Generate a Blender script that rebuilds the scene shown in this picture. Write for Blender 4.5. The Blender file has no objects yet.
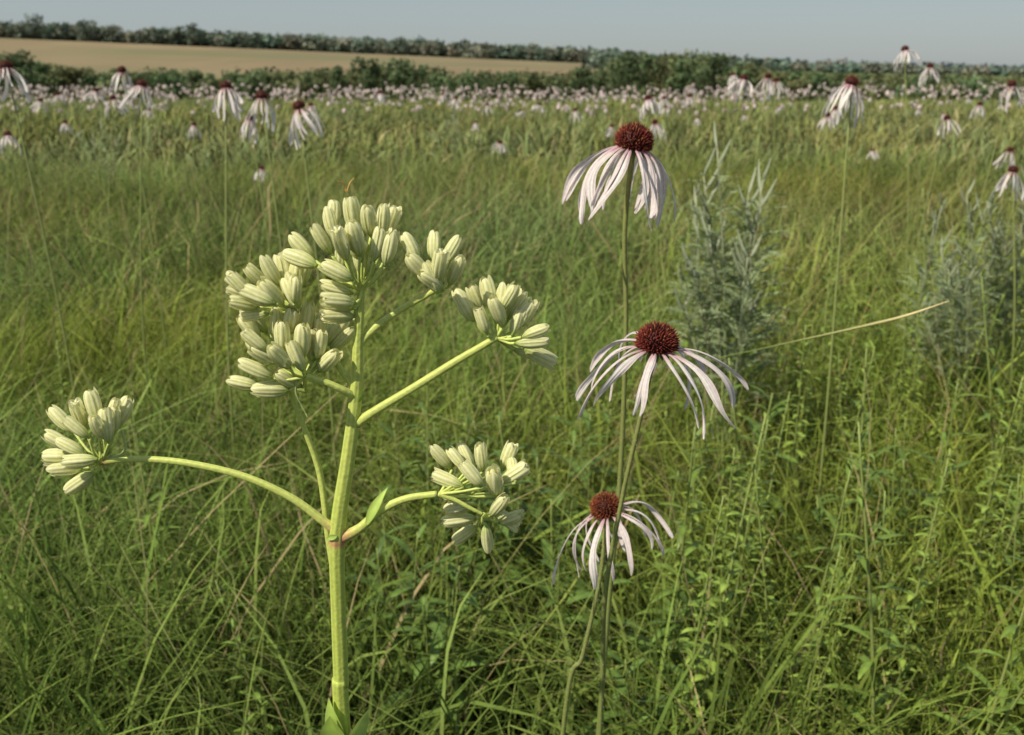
import bpy, math, random
import numpy as np
from mathutils import Vector, Matrix, Quaternion

random.seed(7)
rng = np.random.default_rng(11)
scene = bpy.context.scene
scene.view_settings.view_transform = 'Standard'
scene.view_settings.look = 'None'
scene.view_settings.exposure = 0
COL = scene.collection

# ------------------------------------------------------------------ camera
F = 996.0
CAM_H = 1.0
PITCH = math.atan((367.5 - 75.0) / F)
cp, sp = math.cos(PITCH), math.sin(PITCH)
cd = bpy.data.cameras.new("camera")
cam = bpy.data.objects.new("camera", cd)
COL.objects.link(cam)
cam.location = (0, 0, CAM_H)
cam.rotation_euler = (math.pi / 2 - PITCH, 0, 0)
cd.sensor_width = 36.0
cd.lens = 36.0 * F / 1024.0
cd.clip_start = 0.02
cd.clip_end = 9000
cd.dof.use_dof = True
cd.dof.focus_distance = 0.52
cd.dof.aperture_fstop = 18
scene.camera = cam


def P(u, v, Y):
    """measured sight line -> point on the vertical plane Y metres away"""
    a = (u - 512) / F
    b = (367.5 - v) / F
    k = Y / (cp + b * sp)
    return Vector((a * k, Y, CAM_H + (-sp + b * cp) * k))


# ------------------------------------------------------------------ light
el = math.radians(48)
sd = Vector((-0.72, -0.54, 0)).normalized() * math.cos(el) + Vector((0, 0, math.sin(el)))
w = bpy.data.worlds.new("World")
scene.world = w
w.use_nodes = True
nt = w.node_tree
bg = nt.nodes['Background']
sky = nt.nodes.new('ShaderNodeTexSky')
sky.sky_type = 'NISHITA'
sky.sun_disc = False
sky.sun_elevation = el
sky.sun_rotation = math.atan2(sd.x, sd.y)
sky.dust_density = 1.0
sky.air_density = 1.0
sky.ozone_density = 1.5
hz = nt.nodes.new('ShaderNodeMix')
hz.data_type = 'RGBA'
hz.inputs[0].default_value = 0.72
hz.inputs[7].default_value = (2.45, 2.80, 3.02, 1)     # thin summer haze veil
nt.links.new(sky.outputs[0], hz.inputs[6])
nt.links.new(hz.outputs[2], bg.inputs[0])
bg.inputs[1].default_value = 0.13
sl = bpy.data.lights.new("sun", 'SUN')
sl.energy = 5.0
sl.angle = math.radians(0.5)
sl.color = (1.0, 0.92, 0.75)
so = bpy.data.objects.new("sun", sl)
COL.objects.link(so)
so.rotation_euler = sd.to_track_quat('Z', 'Y').to_euler()


# ------------------------------------------------------------------ materials
def simplemat(name, trans):
    m = bpy.data.materials.new(name)
    m.use_nodes = True
    t = m.node_tree
    N, L = t.nodes, t.links
    N.remove(N['Principled BSDF'])
    at = N.new('ShaderNodeAttribute')
    at.attribute_name = 'Col'
    df = N.new('ShaderNodeBsdfDiffuse')
    L.new(at.outputs['Color'], df.inputs['Color'])
    last = df.outputs[0]
    if trans:
        tr = N.new('ShaderNodeBsdfTranslucent')
        L.new(at.outputs['Color'], tr.inputs['Color'])
        mx = N.new('ShaderNodeMixShader')
        mx.inputs[0].default_value = trans
        L.new(last, mx.inputs[1])
        L.new(tr.outputs[0], mx.inputs[2])
        last = mx.outputs[0]
    L.new(last, N['Material Output'].inputs['Surface'])
    return m


def colmat(name, trans=0.3, rough=0.5, spec=0.3, nscale=60, namp=0.25, bump=0.0):
    m = bpy.data.materials.new(name)
    m.use_nodes = True
    t = m.node_tree
    N, L = t.nodes, t.links
    bs = N['Principled BSDF']
    out = N['Material Output']
    at = N.new('ShaderNodeAttribute')
    at.attribute_name = 'Col'
    tc = N.new('ShaderNodeTexCoord')
    no = N.new('ShaderNodeTexNoise')
    no.inputs['Scale'].default_value = nscale
    no.inputs['Detail'].default_value = 2
    L.new(tc.outputs['Object'], no.inputs['Vector'])
    mr = N.new('ShaderNodeMapRange')
    mr.inputs['From Min'].default_value = 0.3
    mr.inputs['From Max'].default_value = 0.7
    mr.inputs['To Min'].default_value = 1 - namp
    mr.inputs['To Max'].default_value = 1 + namp
    L.new(no.outputs[0], mr.inputs['Value'])
    vm = N.new('ShaderNodeVectorMath')
    vm.operation = 'SCALE'
    L.new(at.outputs['Color'], vm.inputs[0])
    L.new(mr.outputs[0], vm.inputs['Scale'])
    L.new(vm.outputs[0], bs.inputs['Base Color'])
    bs.inputs['Roughness'].default_value = rough
    bs.inputs['Specular IOR Level'].default_value = spec
    if bump:
        bp = N.new('ShaderNodeBump')
        bp.inputs['Strength'].default_value = bump
        bp.inputs['Distance'].default_value = 0.001
        L.new(no.outputs[0], bp.inputs['Height'])
        L.new(bp.outputs[0], bs.inputs['Normal'])
    if trans:
        tr = N.new('ShaderNodeBsdfTranslucent')
        L.new(vm.outputs[0], tr.inputs['Color'])
        mx = N.new('ShaderNodeMixShader')
        mx.inputs[0].default_value = trans
        L.new(bs.outputs[0], mx.inputs[1])
        L.new(tr.outputs[0], mx.inputs[2])
        L.new(mx.outputs[0], out.inputs['Surface'])
    return m


M_grass = simplemat("grass_blade_material", 0.32)
M_fargrass = simplemat("far_grass_material", 0.0)
M_leaf = colmat("leaf_material", 0.3, 0.42, 0.45, 80, 0.25)
M_lead = colmat("grey_leaf_material", 0.15, 0.7, 0.2, 80, 0.2)
M_stem = colmat("stem_material", 0.0, 0.5, 0.35, 500, 0.12, bump=0.25)
M_bract = colmat("flower_bract_material", 0.36, 0.45, 0.3, 6, 0.08)
M_petal = colmat("petal_material", 0.32, 0.6, 0.2, 400, 0.09)
M_cone = colmat("cone_material", 0.0, 0.6, 0.2, 800, 0.25)
M_tree = simplemat("tree_foliage_material", 0.25)
M_bark = colmat("bark_material", 0.0, 0.9, 0.1, 3, 0.3)


# ------------------------------------------------------------------ mesh helpers
class MB:
    def __init__(s):
        s.v = []
        s.f = []
        s.c = []

    def vert(s, co, col):
        s.v.append(tuple(co))
        s.c.append((col[0], col[1], col[2], 1.0))
        return len(s.v) - 1

    def mesh(s, name, mat, origin=None, smooth=True):
        me = bpy.data.meshes.new(name)
        vs = s.v
        if origin is not None:
            vs = [(a[0] - origin[0], a[1] - origin[1], a[2] - origin[2]) for a in vs]
        me.from_pydata(vs, [], s.f)
        ca = me.color_attributes.new('Col', 'FLOAT_COLOR', 'POINT')
        ca.data.foreach_set('color', np.array(s.c, dtype=np.float32).ravel())
        if smooth:
            me.polygons.foreach_set('use_smooth', [True] * len(me.polygons))
        me.materials.append(mat)
        me.update()
        return me


def np_mesh(name, V, Q, C, mat, smooth=True):
    me = bpy.data.meshes.new(name)
    nv, nf = len(V), len(Q)
    me.vertices.add(nv)
    me.vertices.foreach_set('co', V.astype(np.float32).ravel())
    me.loops.add(nf * 4)
    me.loops.foreach_set('vertex_index', Q.astype(np.int32).ravel())
    me.polygons.add(nf)
    me.polygons.foreach_set('loop_start', np.arange(0, nf * 4, 4, dtype=np.int32))
    me.update(calc_edges=True)
    me.polygons.foreach_set('use_smooth', np.full(nf, smooth))
    ca = me.color_attributes.new('Col', 'FLOAT_COLOR', 'POINT')
    c4 = np.ones((nv, 4), np.float32)
    c4[:, :3] = C
    ca.data.foreach_set('color', c4.ravel())
    me.materials.append(mat)
    return me


def obj(name, data, loc=(0, 0, 0), parent=None, label=None, category=None, group=None, kind=None):
    o = bpy.data.objects.new(name, data)
    COL.objects.link(o)
    o.location = loc
    if parent is not None:
        o.parent = parent
    if label:
        o["label"] = label
    if category:
        o["category"] = category
    if group:
        o["group"] = group
    if kind:
        o["kind"] = kind
    return o


def catmull(pts, n):
    pts = [Vector(p) for p in pts]
    ext = [pts[0] * 2 - pts[1]] + pts + [pts[-1] * 2 - pts[-2]]
    res = []
    segs = len(pts) - 1
    for i in range(n + 1):
        t = i / n * segs
        k = min(int(t), segs - 1)
        u = t - k
        p0, p1, p2, p3 = ext[k:k + 4]
        res.append(0.5 * ((2 * p1) + (p2 - p0) * u + (2 * p0 - 5 * p1 + 4 * p2 - p3) * u * u + (3 * p1 - p0 - 3 * p2 + p3) * u ** 3))
    return res


def tube(mb, pts, radii, colf, n=20, seg=10, ribs=0, rib=0.0, raw=False):
    """colf(t, ang)->col"""
    c = pts if raw else catmull(pts, n)
    n = len(c) - 1
    rr = np.interp(np.linspace(0, 1, n + 1), np.linspace(0, 1, len(radii)), radii)
    nrm = None
    prev = None
    for i in range(n + 1):
        t = (c[min(i + 1, n)] - c[max(i - 1, 0)])
        t = t.normalized() if t.length > 1e-9 else Vector((0, 0, 1))
        if nrm is None:
            nrm = t.cross(Vector((0.1, 1, 0.05))).normalized()
        else:
            nrm = (nrm - t * nrm.dot(t)).normalized()
        b = t.cross(nrm)
        ring = []
        for k in range(seg):
            a = 2 * math.pi * k / seg
            r = rr[i] * (1 + (rib * math.cos(a * ribs) if ribs else 0))
            ring.append(mb.vert(c[i] + (nrm * math.cos(a) + b * math.sin(a)) * r, colf(i / n, a)))
        if prev:
            for k in range(seg):
                mb.f.append((prev[k], prev[(k + 1) % seg], ring[(k + 1) % seg], ring[k]))
        else:
            mb.f.append(tuple(reversed(ring)))
        prev = ring
    mb.f.append(tuple(prev))


def mix(a, b, t):
    t = max(0.0, min(1.0, t))
    return tuple(a[i] * (1 - t) + b[i] * t for i in range(3))


def leaf(mb, base, direc, up, L, W, col, col2, bend=0.3, fold=0.25, nu=6, shape=1.0, wave=0.0):
    """lanceolate leaf; direc = start direction, bends toward -up"""
    d = direc.normalized()
    side = d.cross(up)
    if side.length < 1e-4:
        side = Vector((1, 0, 0))
    side.normalize()
    p = Vector(base)
    rows = []
    for j in range(nu + 1):
        t = j / nu
        ang = -bend * t
        dd = (Quaternion(side, ang) @ d)
        nn = side.cross(dd).normalized()
        if j:
            p = p + dd * (L / nu)
        ww = W * (math.sin(math.pi * min(1, (t * 0.93 + 0.05) ** shape))) * 0.5
        if j == nu:
            ww = W * 0.02
        wv = math.sin(t * 9) * wave * W
        cc = mix(col2, col, 0.3 + 0.7 * t)
        mid = tuple(min(1, x * 1.35) for x in cc)
        a = mb.vert(p + side * ww + nn * (ww * fold + wv), cc)
        m_ = mb.vert(p, mid)
        b = mb.vert(p - side * ww + nn * (ww * fold - wv), cc)
        rows.append((a, m_, b))
    for j in range(nu):
        r0, r1 = rows[j], rows[j + 1]
        mb.f.append((r0[0], r0[1], r1[1], r1[0]))
        mb.f.append((r0[1], r0[2], r1[2], r1[1]))


# ------------------------------------------------------------------ terrain
def ridge(x):
    return np.interp(x, [-700, -330, 57, 330, 700], [33, 25, 9, 0.5, 0])


def ground_h(x, y):
    x = np.asarray(x, float)
    y = np.asarray(y, float)
    a = np.interp(y, [-300, 26, 36, 75, 200, 300, 400, 900, 1800, 3000, 9000], [0, 0, -0.2, -1.6, -5.5, -5.5, -1.0, -2, -10, 11, 14])
    b = np.interp(y, [300, 400, 640, 900, 1500], [0, 0.10, 1, 0.95, 0])
    near = 0.05 * np.sin(x * 0.35 + 1.2) * np.sin(y * 0.23) * np.clip((y - 3) / 10, 0, 1)
    return a + b * ridge(x) + near


def axis_vals(lo, hi, k, n):
    u = np.linspace(-1, 1, n)
    s = np.sinh(k * u) / np.sinh(k)
    return np.where(s < 0, -s * lo, s * hi)


xs = axis_vals(-4200, 4200, 7.5, 201)
ys = np.concatenate([axis_vals(-300, 0, 5, 61)[:30], np.geomspace(1, 8001, 190) - 1.0])
ys = np.unique(np.round(ys, 4))
X, Y = np.meshgrid(xs, ys)
Z = ground_h(X, Y)
V = np.stack([X.ravel(), Y.ravel(), Z.ravel()], 1)
nx, ny = len(xs), len(ys)
ii, jj = np.meshgrid(np.arange(nx - 1), np.arange(ny - 1))
q = (jj * nx + ii).ravel()
Q = np.stack([q, q + 1, q + 1 + nx, q + nx], 1)

gm = bpy.data.materials.new("ground_material")
gm.use_nodes = True
t = gm.node_tree
N, L = t.nodes, t.links
bs = N['Principled BSDF']
bs.inputs['Roughness'].default_value = 0.95
bs.inputs['Specular IOR Level'].default_value = 0.1
geo = N.new('ShaderNodeNewGeometry')
sep = N.new('ShaderNodeSeparateXYZ')
L.new(geo.outputs['Position'], sep.inputs[0])


def mrange(src, a, b, c=0.0, d=1.0):
    m = N.new('ShaderNodeMapRange')
    m.inputs['From Min'].default_value = a
    m.inputs['From Max'].default_value = b
    m.inputs['To Min'].default_value = c
    m.inputs['To Max'].default_value = d
    L.new(src, m.inputs['Value'])
    return m.outputs[0]


def mmath(op, a, b):
    m = N.new('ShaderNodeMath')
    m.operation = op
    L.new(a, m.inputs[0])
    L.new(b, m.inputs[1])
    return m.outputs[0]


def cmix(f, a, b):
    m = N.new('ShaderNodeMix')
    m.data_type = 'RGBA'
    L.new(f, m.inputs[0])
    for idx, s in ((6, a), (7, b)):
        if isinstance(s, tuple):
            m.inputs[idx].default_value = (*s, 1)
        else:
            L.new(s, m.inputs[idx])
    return m.outputs[2]


def noise(scale, detail=4, mapping=None):
    n = N.new('ShaderNodeTexNoise')
    n.inputs['Scale'].default_value = scale
    n.inputs['Detail'].default_value = detail
    if mapping:
        mp = N.new('ShaderNodeMapping')
        mp.inputs['Scale'].default_value = mapping
        L.new(geo.outputs['Position'], mp.inputs['Vector'])
        L.new(mp.outputs[0], n.inputs['Vector'])
    else:
        L.new(geo.outputs['Position'], n.inputs['Vector'])
    return n.outputs[0]


nA = noise(9)
nB = noise(0.25)
soil = cmix(mrange(nA, 0.35, 0.65), (0.022, 0.026, 0.010), (0.050, 0.066, 0.018))  # dark soil tone, also painting in the shadow between blades
green = cmix(mrange(nB, 0.35, 0.65), (0.090, 0.120, 0.038), (0.130, 0.150, 0.058))
prairie = cmix(mrange(sep.outputs[1], 6, 40), soil, green)
nF = noise(0.02, 5, (1, 0.25, 1))
tan = cmix(mrange(nF, 0.35, 0.65), (0.205, 0.160, 0.095), (0.255, 0.200, 0.120))
tan = cmix(mrange(noise(0.004, 2, (1, 3, 1)), 0.45, 0.65), tan, (0.175, 0.165, 0.090))
m1 = mmath('MULTIPLY', mrange(sep.outputs[1], 386, 390), mrange(sep.outputs[1], 655, 650))
m1 = mmath('MULTIPLY', m1, mrange(sep.outputs[0], 100, 80))
col = cmix(m1, prairie, tan)
col = cmix(mrange(sep.outputs[1], 900, 2600), col, (0.140, 0.175, 0.190))  # land fades to blue-grey with distance, aerial haze painted into the colour
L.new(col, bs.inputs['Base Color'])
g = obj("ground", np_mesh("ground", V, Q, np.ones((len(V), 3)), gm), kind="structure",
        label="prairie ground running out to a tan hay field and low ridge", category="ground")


# ------------------------------------------------------------------ value noise
class VN:
    def __init__(s, seed, n=64):
        s.g = np.random.default_rng(seed).random((n, n))
        s.n = n

    def __call__(s, x, y):
        x0 = np.floor(x).astype(int)
        y0 = np.floor(y).astype(int)
        fx = x - x0
        fy = y - y0
        fx = fx * fx * (3 - 2 * fx)
        fy = fy * fy * (3 - 2 * fy)
        g_, n = s.g, s.n
        a = g_[x0 % n, y0 % n]
        b = g_[(x0 + 1) % n, y0 % n]
        c = g_[x0 % n, (y0 + 1) % n]
        d = g_[(x0 + 1) % n, (y0 + 1) % n]
        return (a * (1 - fx) + b * fx) * (1 - fy) + (c * (1 - fx) + d * fx) * fy


vn1, vn2, vn3 = VN(1), VN(2), VN(3)


# ------------------------------------------------------------------ grass
def grass(name, n, y0, y1, h, wd, seg, label, pal, seed, yp=1.0, lean=0.25, straw=0.05, clump=0.5, spread=0.72, drop=0.35, cat="grass", mat=None, bright=1.0):
    r = np.random.default_rng(seed)
    yy = (r.random(int(n * 1.9)) * (y1 ** (yp + 1) - y0 ** (yp + 1)) + y0 ** (yp + 1)) ** (1 / (yp + 1))
    xx = (r.random(len(yy)) * 2 - 1) * (spread * yy + 0.5)
    dens = vn1(xx * 1.9 + 30, yy * 1.9) * 0.5 + vn2(xx * 6 + 11, yy * 6) * 0.5
    keep = r.random(len(yy)) < (1 - clump) + clump * np.clip((dens - 0.3) * 2.6, 0, 1)
    xx, yy = xx[keep][:n], yy[keep][:n]
    n = len(xx)
    hn = 0.6 * vn3(xx * 0.9 + 7, yy * 0.9 + 3) + 0.4 * vn1(xx * 3.1, yy * 3.1 + 5)
    H = (h[0] + (h[1] - h[0]) * r.random(n) ** 1.3) * (0.60 + 0.8 * hn)
    W = wd[0] + (wd[1] - wd[0]) * r.random(n) ** 1.8
    az = r.random(n) * 2 * np.pi
    flow = vn2(xx * 1.3 + 50, yy * 1.3) * 9
    az = np.where(r.random(n) < 0.30, flow + r.normal(0, 0.9, n), az)
    ln = np.abs(r.normal(0, lean, n))
    bd = np.abs(r.normal(0, 0.44, n))
    dr = np.clip(r.random(n) * drop + 0.35 * bd, 0, 0.6)
    tt = np.linspace(0, 1, seg + 1)[None, :]
    hor = H[:, None] * (ln[:, None] * tt + bd[:, None] * tt ** 2.3)
    z = H[:, None] * (tt - dr[:, None] * tt ** 3)
    kink = r.normal(0, 0.08, n)[:, None] * np.sin(tt * 5 + r.random(n)[:, None] * 6) * H[:, None] * tt
    cx = xx[:, None] + np.cos(az)[:, None] * hor - np.sin(az)[:, None] * kink
    cy = yy[:, None] + np.sin(az)[:, None] * hor + np.cos(az)[:, None] * kink
    cz = ground_h(xx, yy)[:, None] + z - 0.01
    wa = az + np.pi / 2 + r.normal(0, 0.6, n)
    ww = 0.5 * W[:, None] * np.clip((1 - tt ** 2.2), 0.04, 1) * (0.7 + 0.5 * np.sin(np.pi * tt * 0.8))
    tw = wa[:, None] + (r.normal(0, 0.9, n))[:, None] * tt
    sx, sy = np.cos(tw) * ww, np.sin(tw) * ww
    V = np.empty((n, seg + 1, 2, 3))
    V[:, :, 0, 0] = cx - sx
    V[:, :, 1, 0] = cx + sx
    V[:, :, 0, 1] = cy - sy
    V[:, :, 1, 1] = cy + sy
    V[:, :, 0, 2] = cz
    V[:, :, 1, 2] = cz + ww * 0.35
    pal = np.array(pal)
    pi = r.random(n) * (len(pal) - 1.001)
    pn = vn1(xx * 0.5 + 3, yy * 0.5 + 9)
    pi = np.clip(0.55 * pi + 0.45 * pn * (len(pal) - 1), 0, len(pal) - 1.001)
    k = pi.astype(int)
    fr = (pi - k)[:, None]
    c = pal[k] * (1 - fr) + pal[k + 1] * fr
    patch = 0.74 + 0.52 * vn2(xx * 1.7 + 5, yy * 1.7 + 2) * (0.6 + 0.8 * vn3(xx * .35, yy * .35 + 8))
    cool = vn1(xx * 1.1 + 40, yy * 1.1 + 17)[:, None]
    c = c * (1 + (cool - .5) * np.array((-0.30, 0.0, 0.45)))
    c = c * bright * (0.55 + 0.9 * r.random(n))[:, None] * patch[:, None]
    st = r.random(n) < straw
    c[st] = np.array((0.42, 0.34, 0.18)) * (0.5 + 0.7 * r.random(st.sum()))[:, None]
    grad = 0.34 + 0.80 * np.clip(tt * 1.35, 0, 1)  # darker blade bases, own tone plus painted shade for the gaps
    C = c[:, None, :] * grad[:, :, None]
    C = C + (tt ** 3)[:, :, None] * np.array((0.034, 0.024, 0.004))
    C = np.repeat(C[:, :, None, :], 2, 2)
    base = (np.arange(n) * (seg + 1) * 2)[:, None] + (np.arange(seg) * 2)[None, :]
    base = base.ravel()
    Q = np.stack([base, base + 1, base + 3, base + 2], 1)
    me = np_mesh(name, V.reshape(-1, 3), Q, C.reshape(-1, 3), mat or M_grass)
    return obj(name, me, kind="stuff", label=label, category=cat)


PAL = [(0.080, 0.142, 0.028), (0.142, 0.215, 0.042), (0.208, 0.275, 0.060), (0.285, 0.330, 0.100)]
PALM = [(0.090, 0.140, 0.036), (0.145, 0.200, 0.052), (0.205, 0.255, 0.074), (0.275, 0.300, 0.115)]
PALF = [(0.145, 0.188, 0.062), (0.188, 0.228, 0.082), (0.235, 0.262, 0.108), (0.290, 0.292, 0.145)]
grass("meadow_grass", 42000, 0.85, 3.0, (0.20, 0.56), (0.0018, 0.0055), 6,
      "tall fine green prairie grass with arching blades", PAL, 21, 0.8, clump=.75)
grass("broad_grass", 12000, 0.9, 4.2, (0.22, 0.52), (0.005, 0.012), 7,
      "broader bright green grass blades among the fine grass", PAL, 27, 0.8, lean=0.4, straw=0.03, drop=0.5, bright=1.1)
grass("meadow_grass", 52000, 3.0, 9.0, (0.22, 0.60), (0.004, 0.010), 4,
      "dense green prairie grass swaying in clumps", PALM, 22, 0.6, clump=.8, bright=1.12, straw=.10, lean=.32)
grass("meadow_grass", 44000, 9.0, 28.0, (0.25, 0.60), (0.012, 0.028), 3,
      "open meadow grass, yellowish green", PALF, 23, 0.5, clump=0.5, mat=M_fargrass, straw=.08)
grass("meadow_grass", 22000, 28.0, 62.0, (0.3, 0.58), (0.03, 0.08), 2,
      "far meadow grass reaching the prairie edge", PALF, 24, 0.3, clump=0.2, mat=M_fargrass)
grass("dry_grass_stalks", 3600, 0.95, 7.0, (0.45, 0.82), (0.0012, 0.0026), 7,
      "thin straw coloured grass stalks standing above the meadow",
      [(0.28, 0.30, 0.10), (0.46, 0.38, 0.18)], 25, 0.8, lean=0.35, straw=0.45, drop=0.15)
grass("grass_thatch", 11000, 0.85, 4.5, (0.12, 0.30), (0.002, 0.005), 4,
      "low matted dead and green grass at the soil", [(0.07, 0.115, 0.022), (0.19, 0.17, 0.07)], 26, 0.8, lean=0.9, straw=0.2)


# ------------------------------------------------------------------ trees
def crown_quads(cx, cy, z0, H, Rr, n, r, base, size):
    """leaf clumps through lobes; returns V,Q(relative),C"""
    nl = 9
    lob = np.empty((nl, 4))
    for i in range(nl):
        a = r.random() * 2 * np.pi
        rr = Rr * 0.8 * math.sqrt(r.random())
        hz_ = z0 + H * (0.15 + 0.66 * r.random())
        lob[i] = (cx + math.cos(a) * rr, cy + math.sin(a) * rr, hz_, Rr * (0.28 + 0.26 * r.random()))
    lob[0] = (cx, cy, z0 + H * 0.78, Rr * 0.42)
    k = r.integers(0, nl, n)
    d = r.normal(0, 1, (n, 3))
    d /= np.linalg.norm(d, axis=1)[:, None]
    rad = lob[k, 3] * (0.5 + 0.75 * r.random(n) ** 0.6)
    p = lob[k, :3] + d * rad[:, None] * np.array((1, 1, 0.85))
    p[:, 2] = np.maximum(p[:, 2], z0 + 0.05 * H)
    s = size * (0.6 + 0.8 * r.random(n))
    nn = d + r.normal(0, 0.5, (n, 3))
    nn /= np.linalg.norm(nn, axis=1)[:, None]
    t1 = np.cross(nn, r.normal(0, 1, (n, 3)))
    t1 /= np.linalg.norm(t1, axis=1)[:, None]
    t2 = np.cross(nn, t1)
    V = np.stack([p - t1 * s[:, None] - t2 * s[:, None] * .7, p + t1 * s[:, None] - t2 * s[:, None] * .5,
                  p + t1 * s[:, None] * .7 + t2 * s[:, None], p - t1 * s[:, None] * .8 + t2 * s[:, None] * .8], 1)
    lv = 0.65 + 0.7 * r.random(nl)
    C = np.array(base)[None] * (lv[k] * (0.75 + 0.35 * np.clip((p[:, 2] - z0) / H, 0, 1)) * (0.8 + 0.4 * r.random(n)))[:, None]  # lower leaves darker, crown shade painted into the vertex colour
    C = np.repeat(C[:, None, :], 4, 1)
    return V.reshape(-1, 3), C.reshape(-1, 3)


def woodland(name, items, label, base, nper, size, seed):
    r = np.random.default_rng(seed)
    Vs, Cs = [], []
    for (x, y, H, Rr) in items:
        z0 = float(ground_h(x, y)) - 0.4
        b = np.array(base) * (0.75 + 0.5 * r.random()) * np.array((0.85 + 0.45 * r.random(), 1, 0.9))
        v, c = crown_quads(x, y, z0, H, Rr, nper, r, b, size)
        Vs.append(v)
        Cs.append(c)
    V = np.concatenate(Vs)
    C = np.concatenate(Cs)
    Q = np.arange(len(V)).reshape(-1, 4)
    return obj(name, np_mesh(name, V, Q, C, M_tree, False), kind="stuff", label=label, category="woods")


def ux(u, y):
    return (u - 512) / F * y / 1.042


def top_z(v, y):
    return CAM_H + y * (75 - v) * 0.000924


rt = np.random.default_rng(5)
front = []
for k in range(430):
    u = rt.uniform(-260, 1290)
    y = rt.uniform(270, 345)
    x = ux(u, y)
    tv = np.interp(u, [-200, 0, 30, 60, 90, 200, 340, 365, 420, 450, 560, 595, 610, 650, 700, 745, 765, 900, 1024],
                   [50, 53, 54, 61, 67, 67, 67, 60, 60, 67, 69, 66, 53, 46, 49, 56, 68, 72, 76])
    H = top_z(tv + 12 * rt.random() - 1, y) - float(ground_h(x, y)) + 0.2
    front.append((x, y, max(2.5, H), rt.uniform(2.4, 6.2)))
woodland("hedgerow_woodland", front, "dark green line of trees and brush past the meadow", (0.125, 0.165, 0.088), 300, 0.40, 31)  # base green lightened to paint in a little haze
rd = []
for k in range(600):
    u = rt.uniform(-250, 640)
    y = rt.uniform(655, 730)
    x = ux(u, y)
    tv = np.interp(u, [-200, 0, 100, 200, 300, 400, 500, 600, 700], [14, 22, 27, 30, 36, 40, 45, 50, 58])
    H = top_z(tv + 10 * rt.random() - 3, y) - float(ground_h(x, y))
    rd.append((x, y, max(4, H), rt.uniform(3.5, 9.0)))
woodland("ridge_woodland", rd, "hazy dark green woods along the ridge above the hay field", (0.145, 0.180, 0.150), 150, 0.85, 32)  # haze is in the base colour, paler and bluer than the hedgerow
rd = []
for k in range(330):
    u = rt.uniform(590, 1300)
    y = rt.uniform(520, 700)
    x = ux(u, y)
    tv = np.interp(u, [560, 650, 740, 800, 850, 950, 1024, 1300], [50, 52, 58, 62, 65, 69, 73, 76])
    H = top_z(tv + rt.uniform(-1, 7), y) - float(ground_h(x, y))
    rd.append((x, y, max(3.5, H), rt.uniform(4.0, 8.5)))
woodland("valley_woodland", rd, "low hazy woods filling the valley", (0.150, 0.190, 0.165), 150, 0.9, 33)  # valley haze painted as a pale bluish leaf colour
# far woods, distance haze painted in as a bluish base colour
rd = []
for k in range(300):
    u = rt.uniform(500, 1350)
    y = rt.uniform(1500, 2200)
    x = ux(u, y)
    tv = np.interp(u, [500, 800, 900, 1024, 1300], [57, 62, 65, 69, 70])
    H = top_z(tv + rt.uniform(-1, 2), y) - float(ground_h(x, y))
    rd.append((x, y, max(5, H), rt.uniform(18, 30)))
woodland("horizon_woodland", rd, "far woods on the horizon, coloured bluish for haze", (0.205, 0.248, 0.290), 60, 4.5, 34)


def far_tree(u, y, v_top, Rr, label, seed, colr=(0.098, 0.132, 0.066)):
    r = np.random.default_rng(seed)
    x = ux(u, y)
    z0 = float(ground_h(x, y)) - 0.1
    H = top_z(v_top, y) - z0
    root = obj("tree", None, (x, y, z0), label=label, category="tree", group="trees standing along the far field")
    mb = MB()
    bark = (0.06, 0.045, 0.03)
    tube(mb, [Vector((0, 0, 0)), Vector((0.1, 0, H * .3)), Vector((-0.1, 0.1, H * .6)), Vector((0, 0, H * .85))],
         [H * .035, H * .025, H * .014, H * .006], lambda t, a: bark, 8, 7)
    for b in range(6):
        a = r.random() * 6.28
        h0 = H * (0.3 + 0.08 * b)
        e = Vector((math.cos(a) * Rr * .7, math.sin(a) * Rr * .7, h0 + H * .2))
        tube(mb, [Vector((0, 0, h0)), e * 0.5 + Vector((0, 0, h0 * .5)), e], [H * .014, H * .009, H * .004], lambda t, a: bark, 4, 5)
    obj("trunk", mb.mesh("trunk", M_bark), parent=root)
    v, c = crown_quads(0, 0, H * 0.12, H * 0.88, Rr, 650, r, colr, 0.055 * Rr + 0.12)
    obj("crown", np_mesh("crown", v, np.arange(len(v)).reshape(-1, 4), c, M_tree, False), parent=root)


RC = (0.135, 0.168, 0.130)  # ridge tree crowns, pale bluish green with haze painted in
far_tree(372, 262, 57, 4.2, "round dark green tree at the edge of the hay field", 1)
far_tree(404, 262, 56, 3.8, "dense dark tree beside another in the hedgerow", 2)
far_tree(338, 262, 63, 3.0, "small bushy tree in the hedgerow", 3)
far_tree(18, 262, 50, 4.6, "broad dark tree at the end of the hedgerow", 4)
far_tree(628, 262, 48, 4.4, "tall tree at the corner of the wood", 5)
far_tree(585, 262, 65, 3.0, "low tree in the hedgerow", 6)
far_tree(45, 648, 15, 7.0, "tall round tree rising from the ridge", 7, RC)
far_tree(197, 648, 22, 4.6, "narrow tree standing above the ridge woods", 8, RC)
far_tree(90, 648, 20, 6.0, "spreading tree on the ridge woods", 9, RC)
far_tree(402, 650, 36, 4.6, "small round tree on the ridge above the field", 10, RC)
far_tree(715, 262, 51, 4.4, "tall dark tree in the wood edge", 11)


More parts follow.
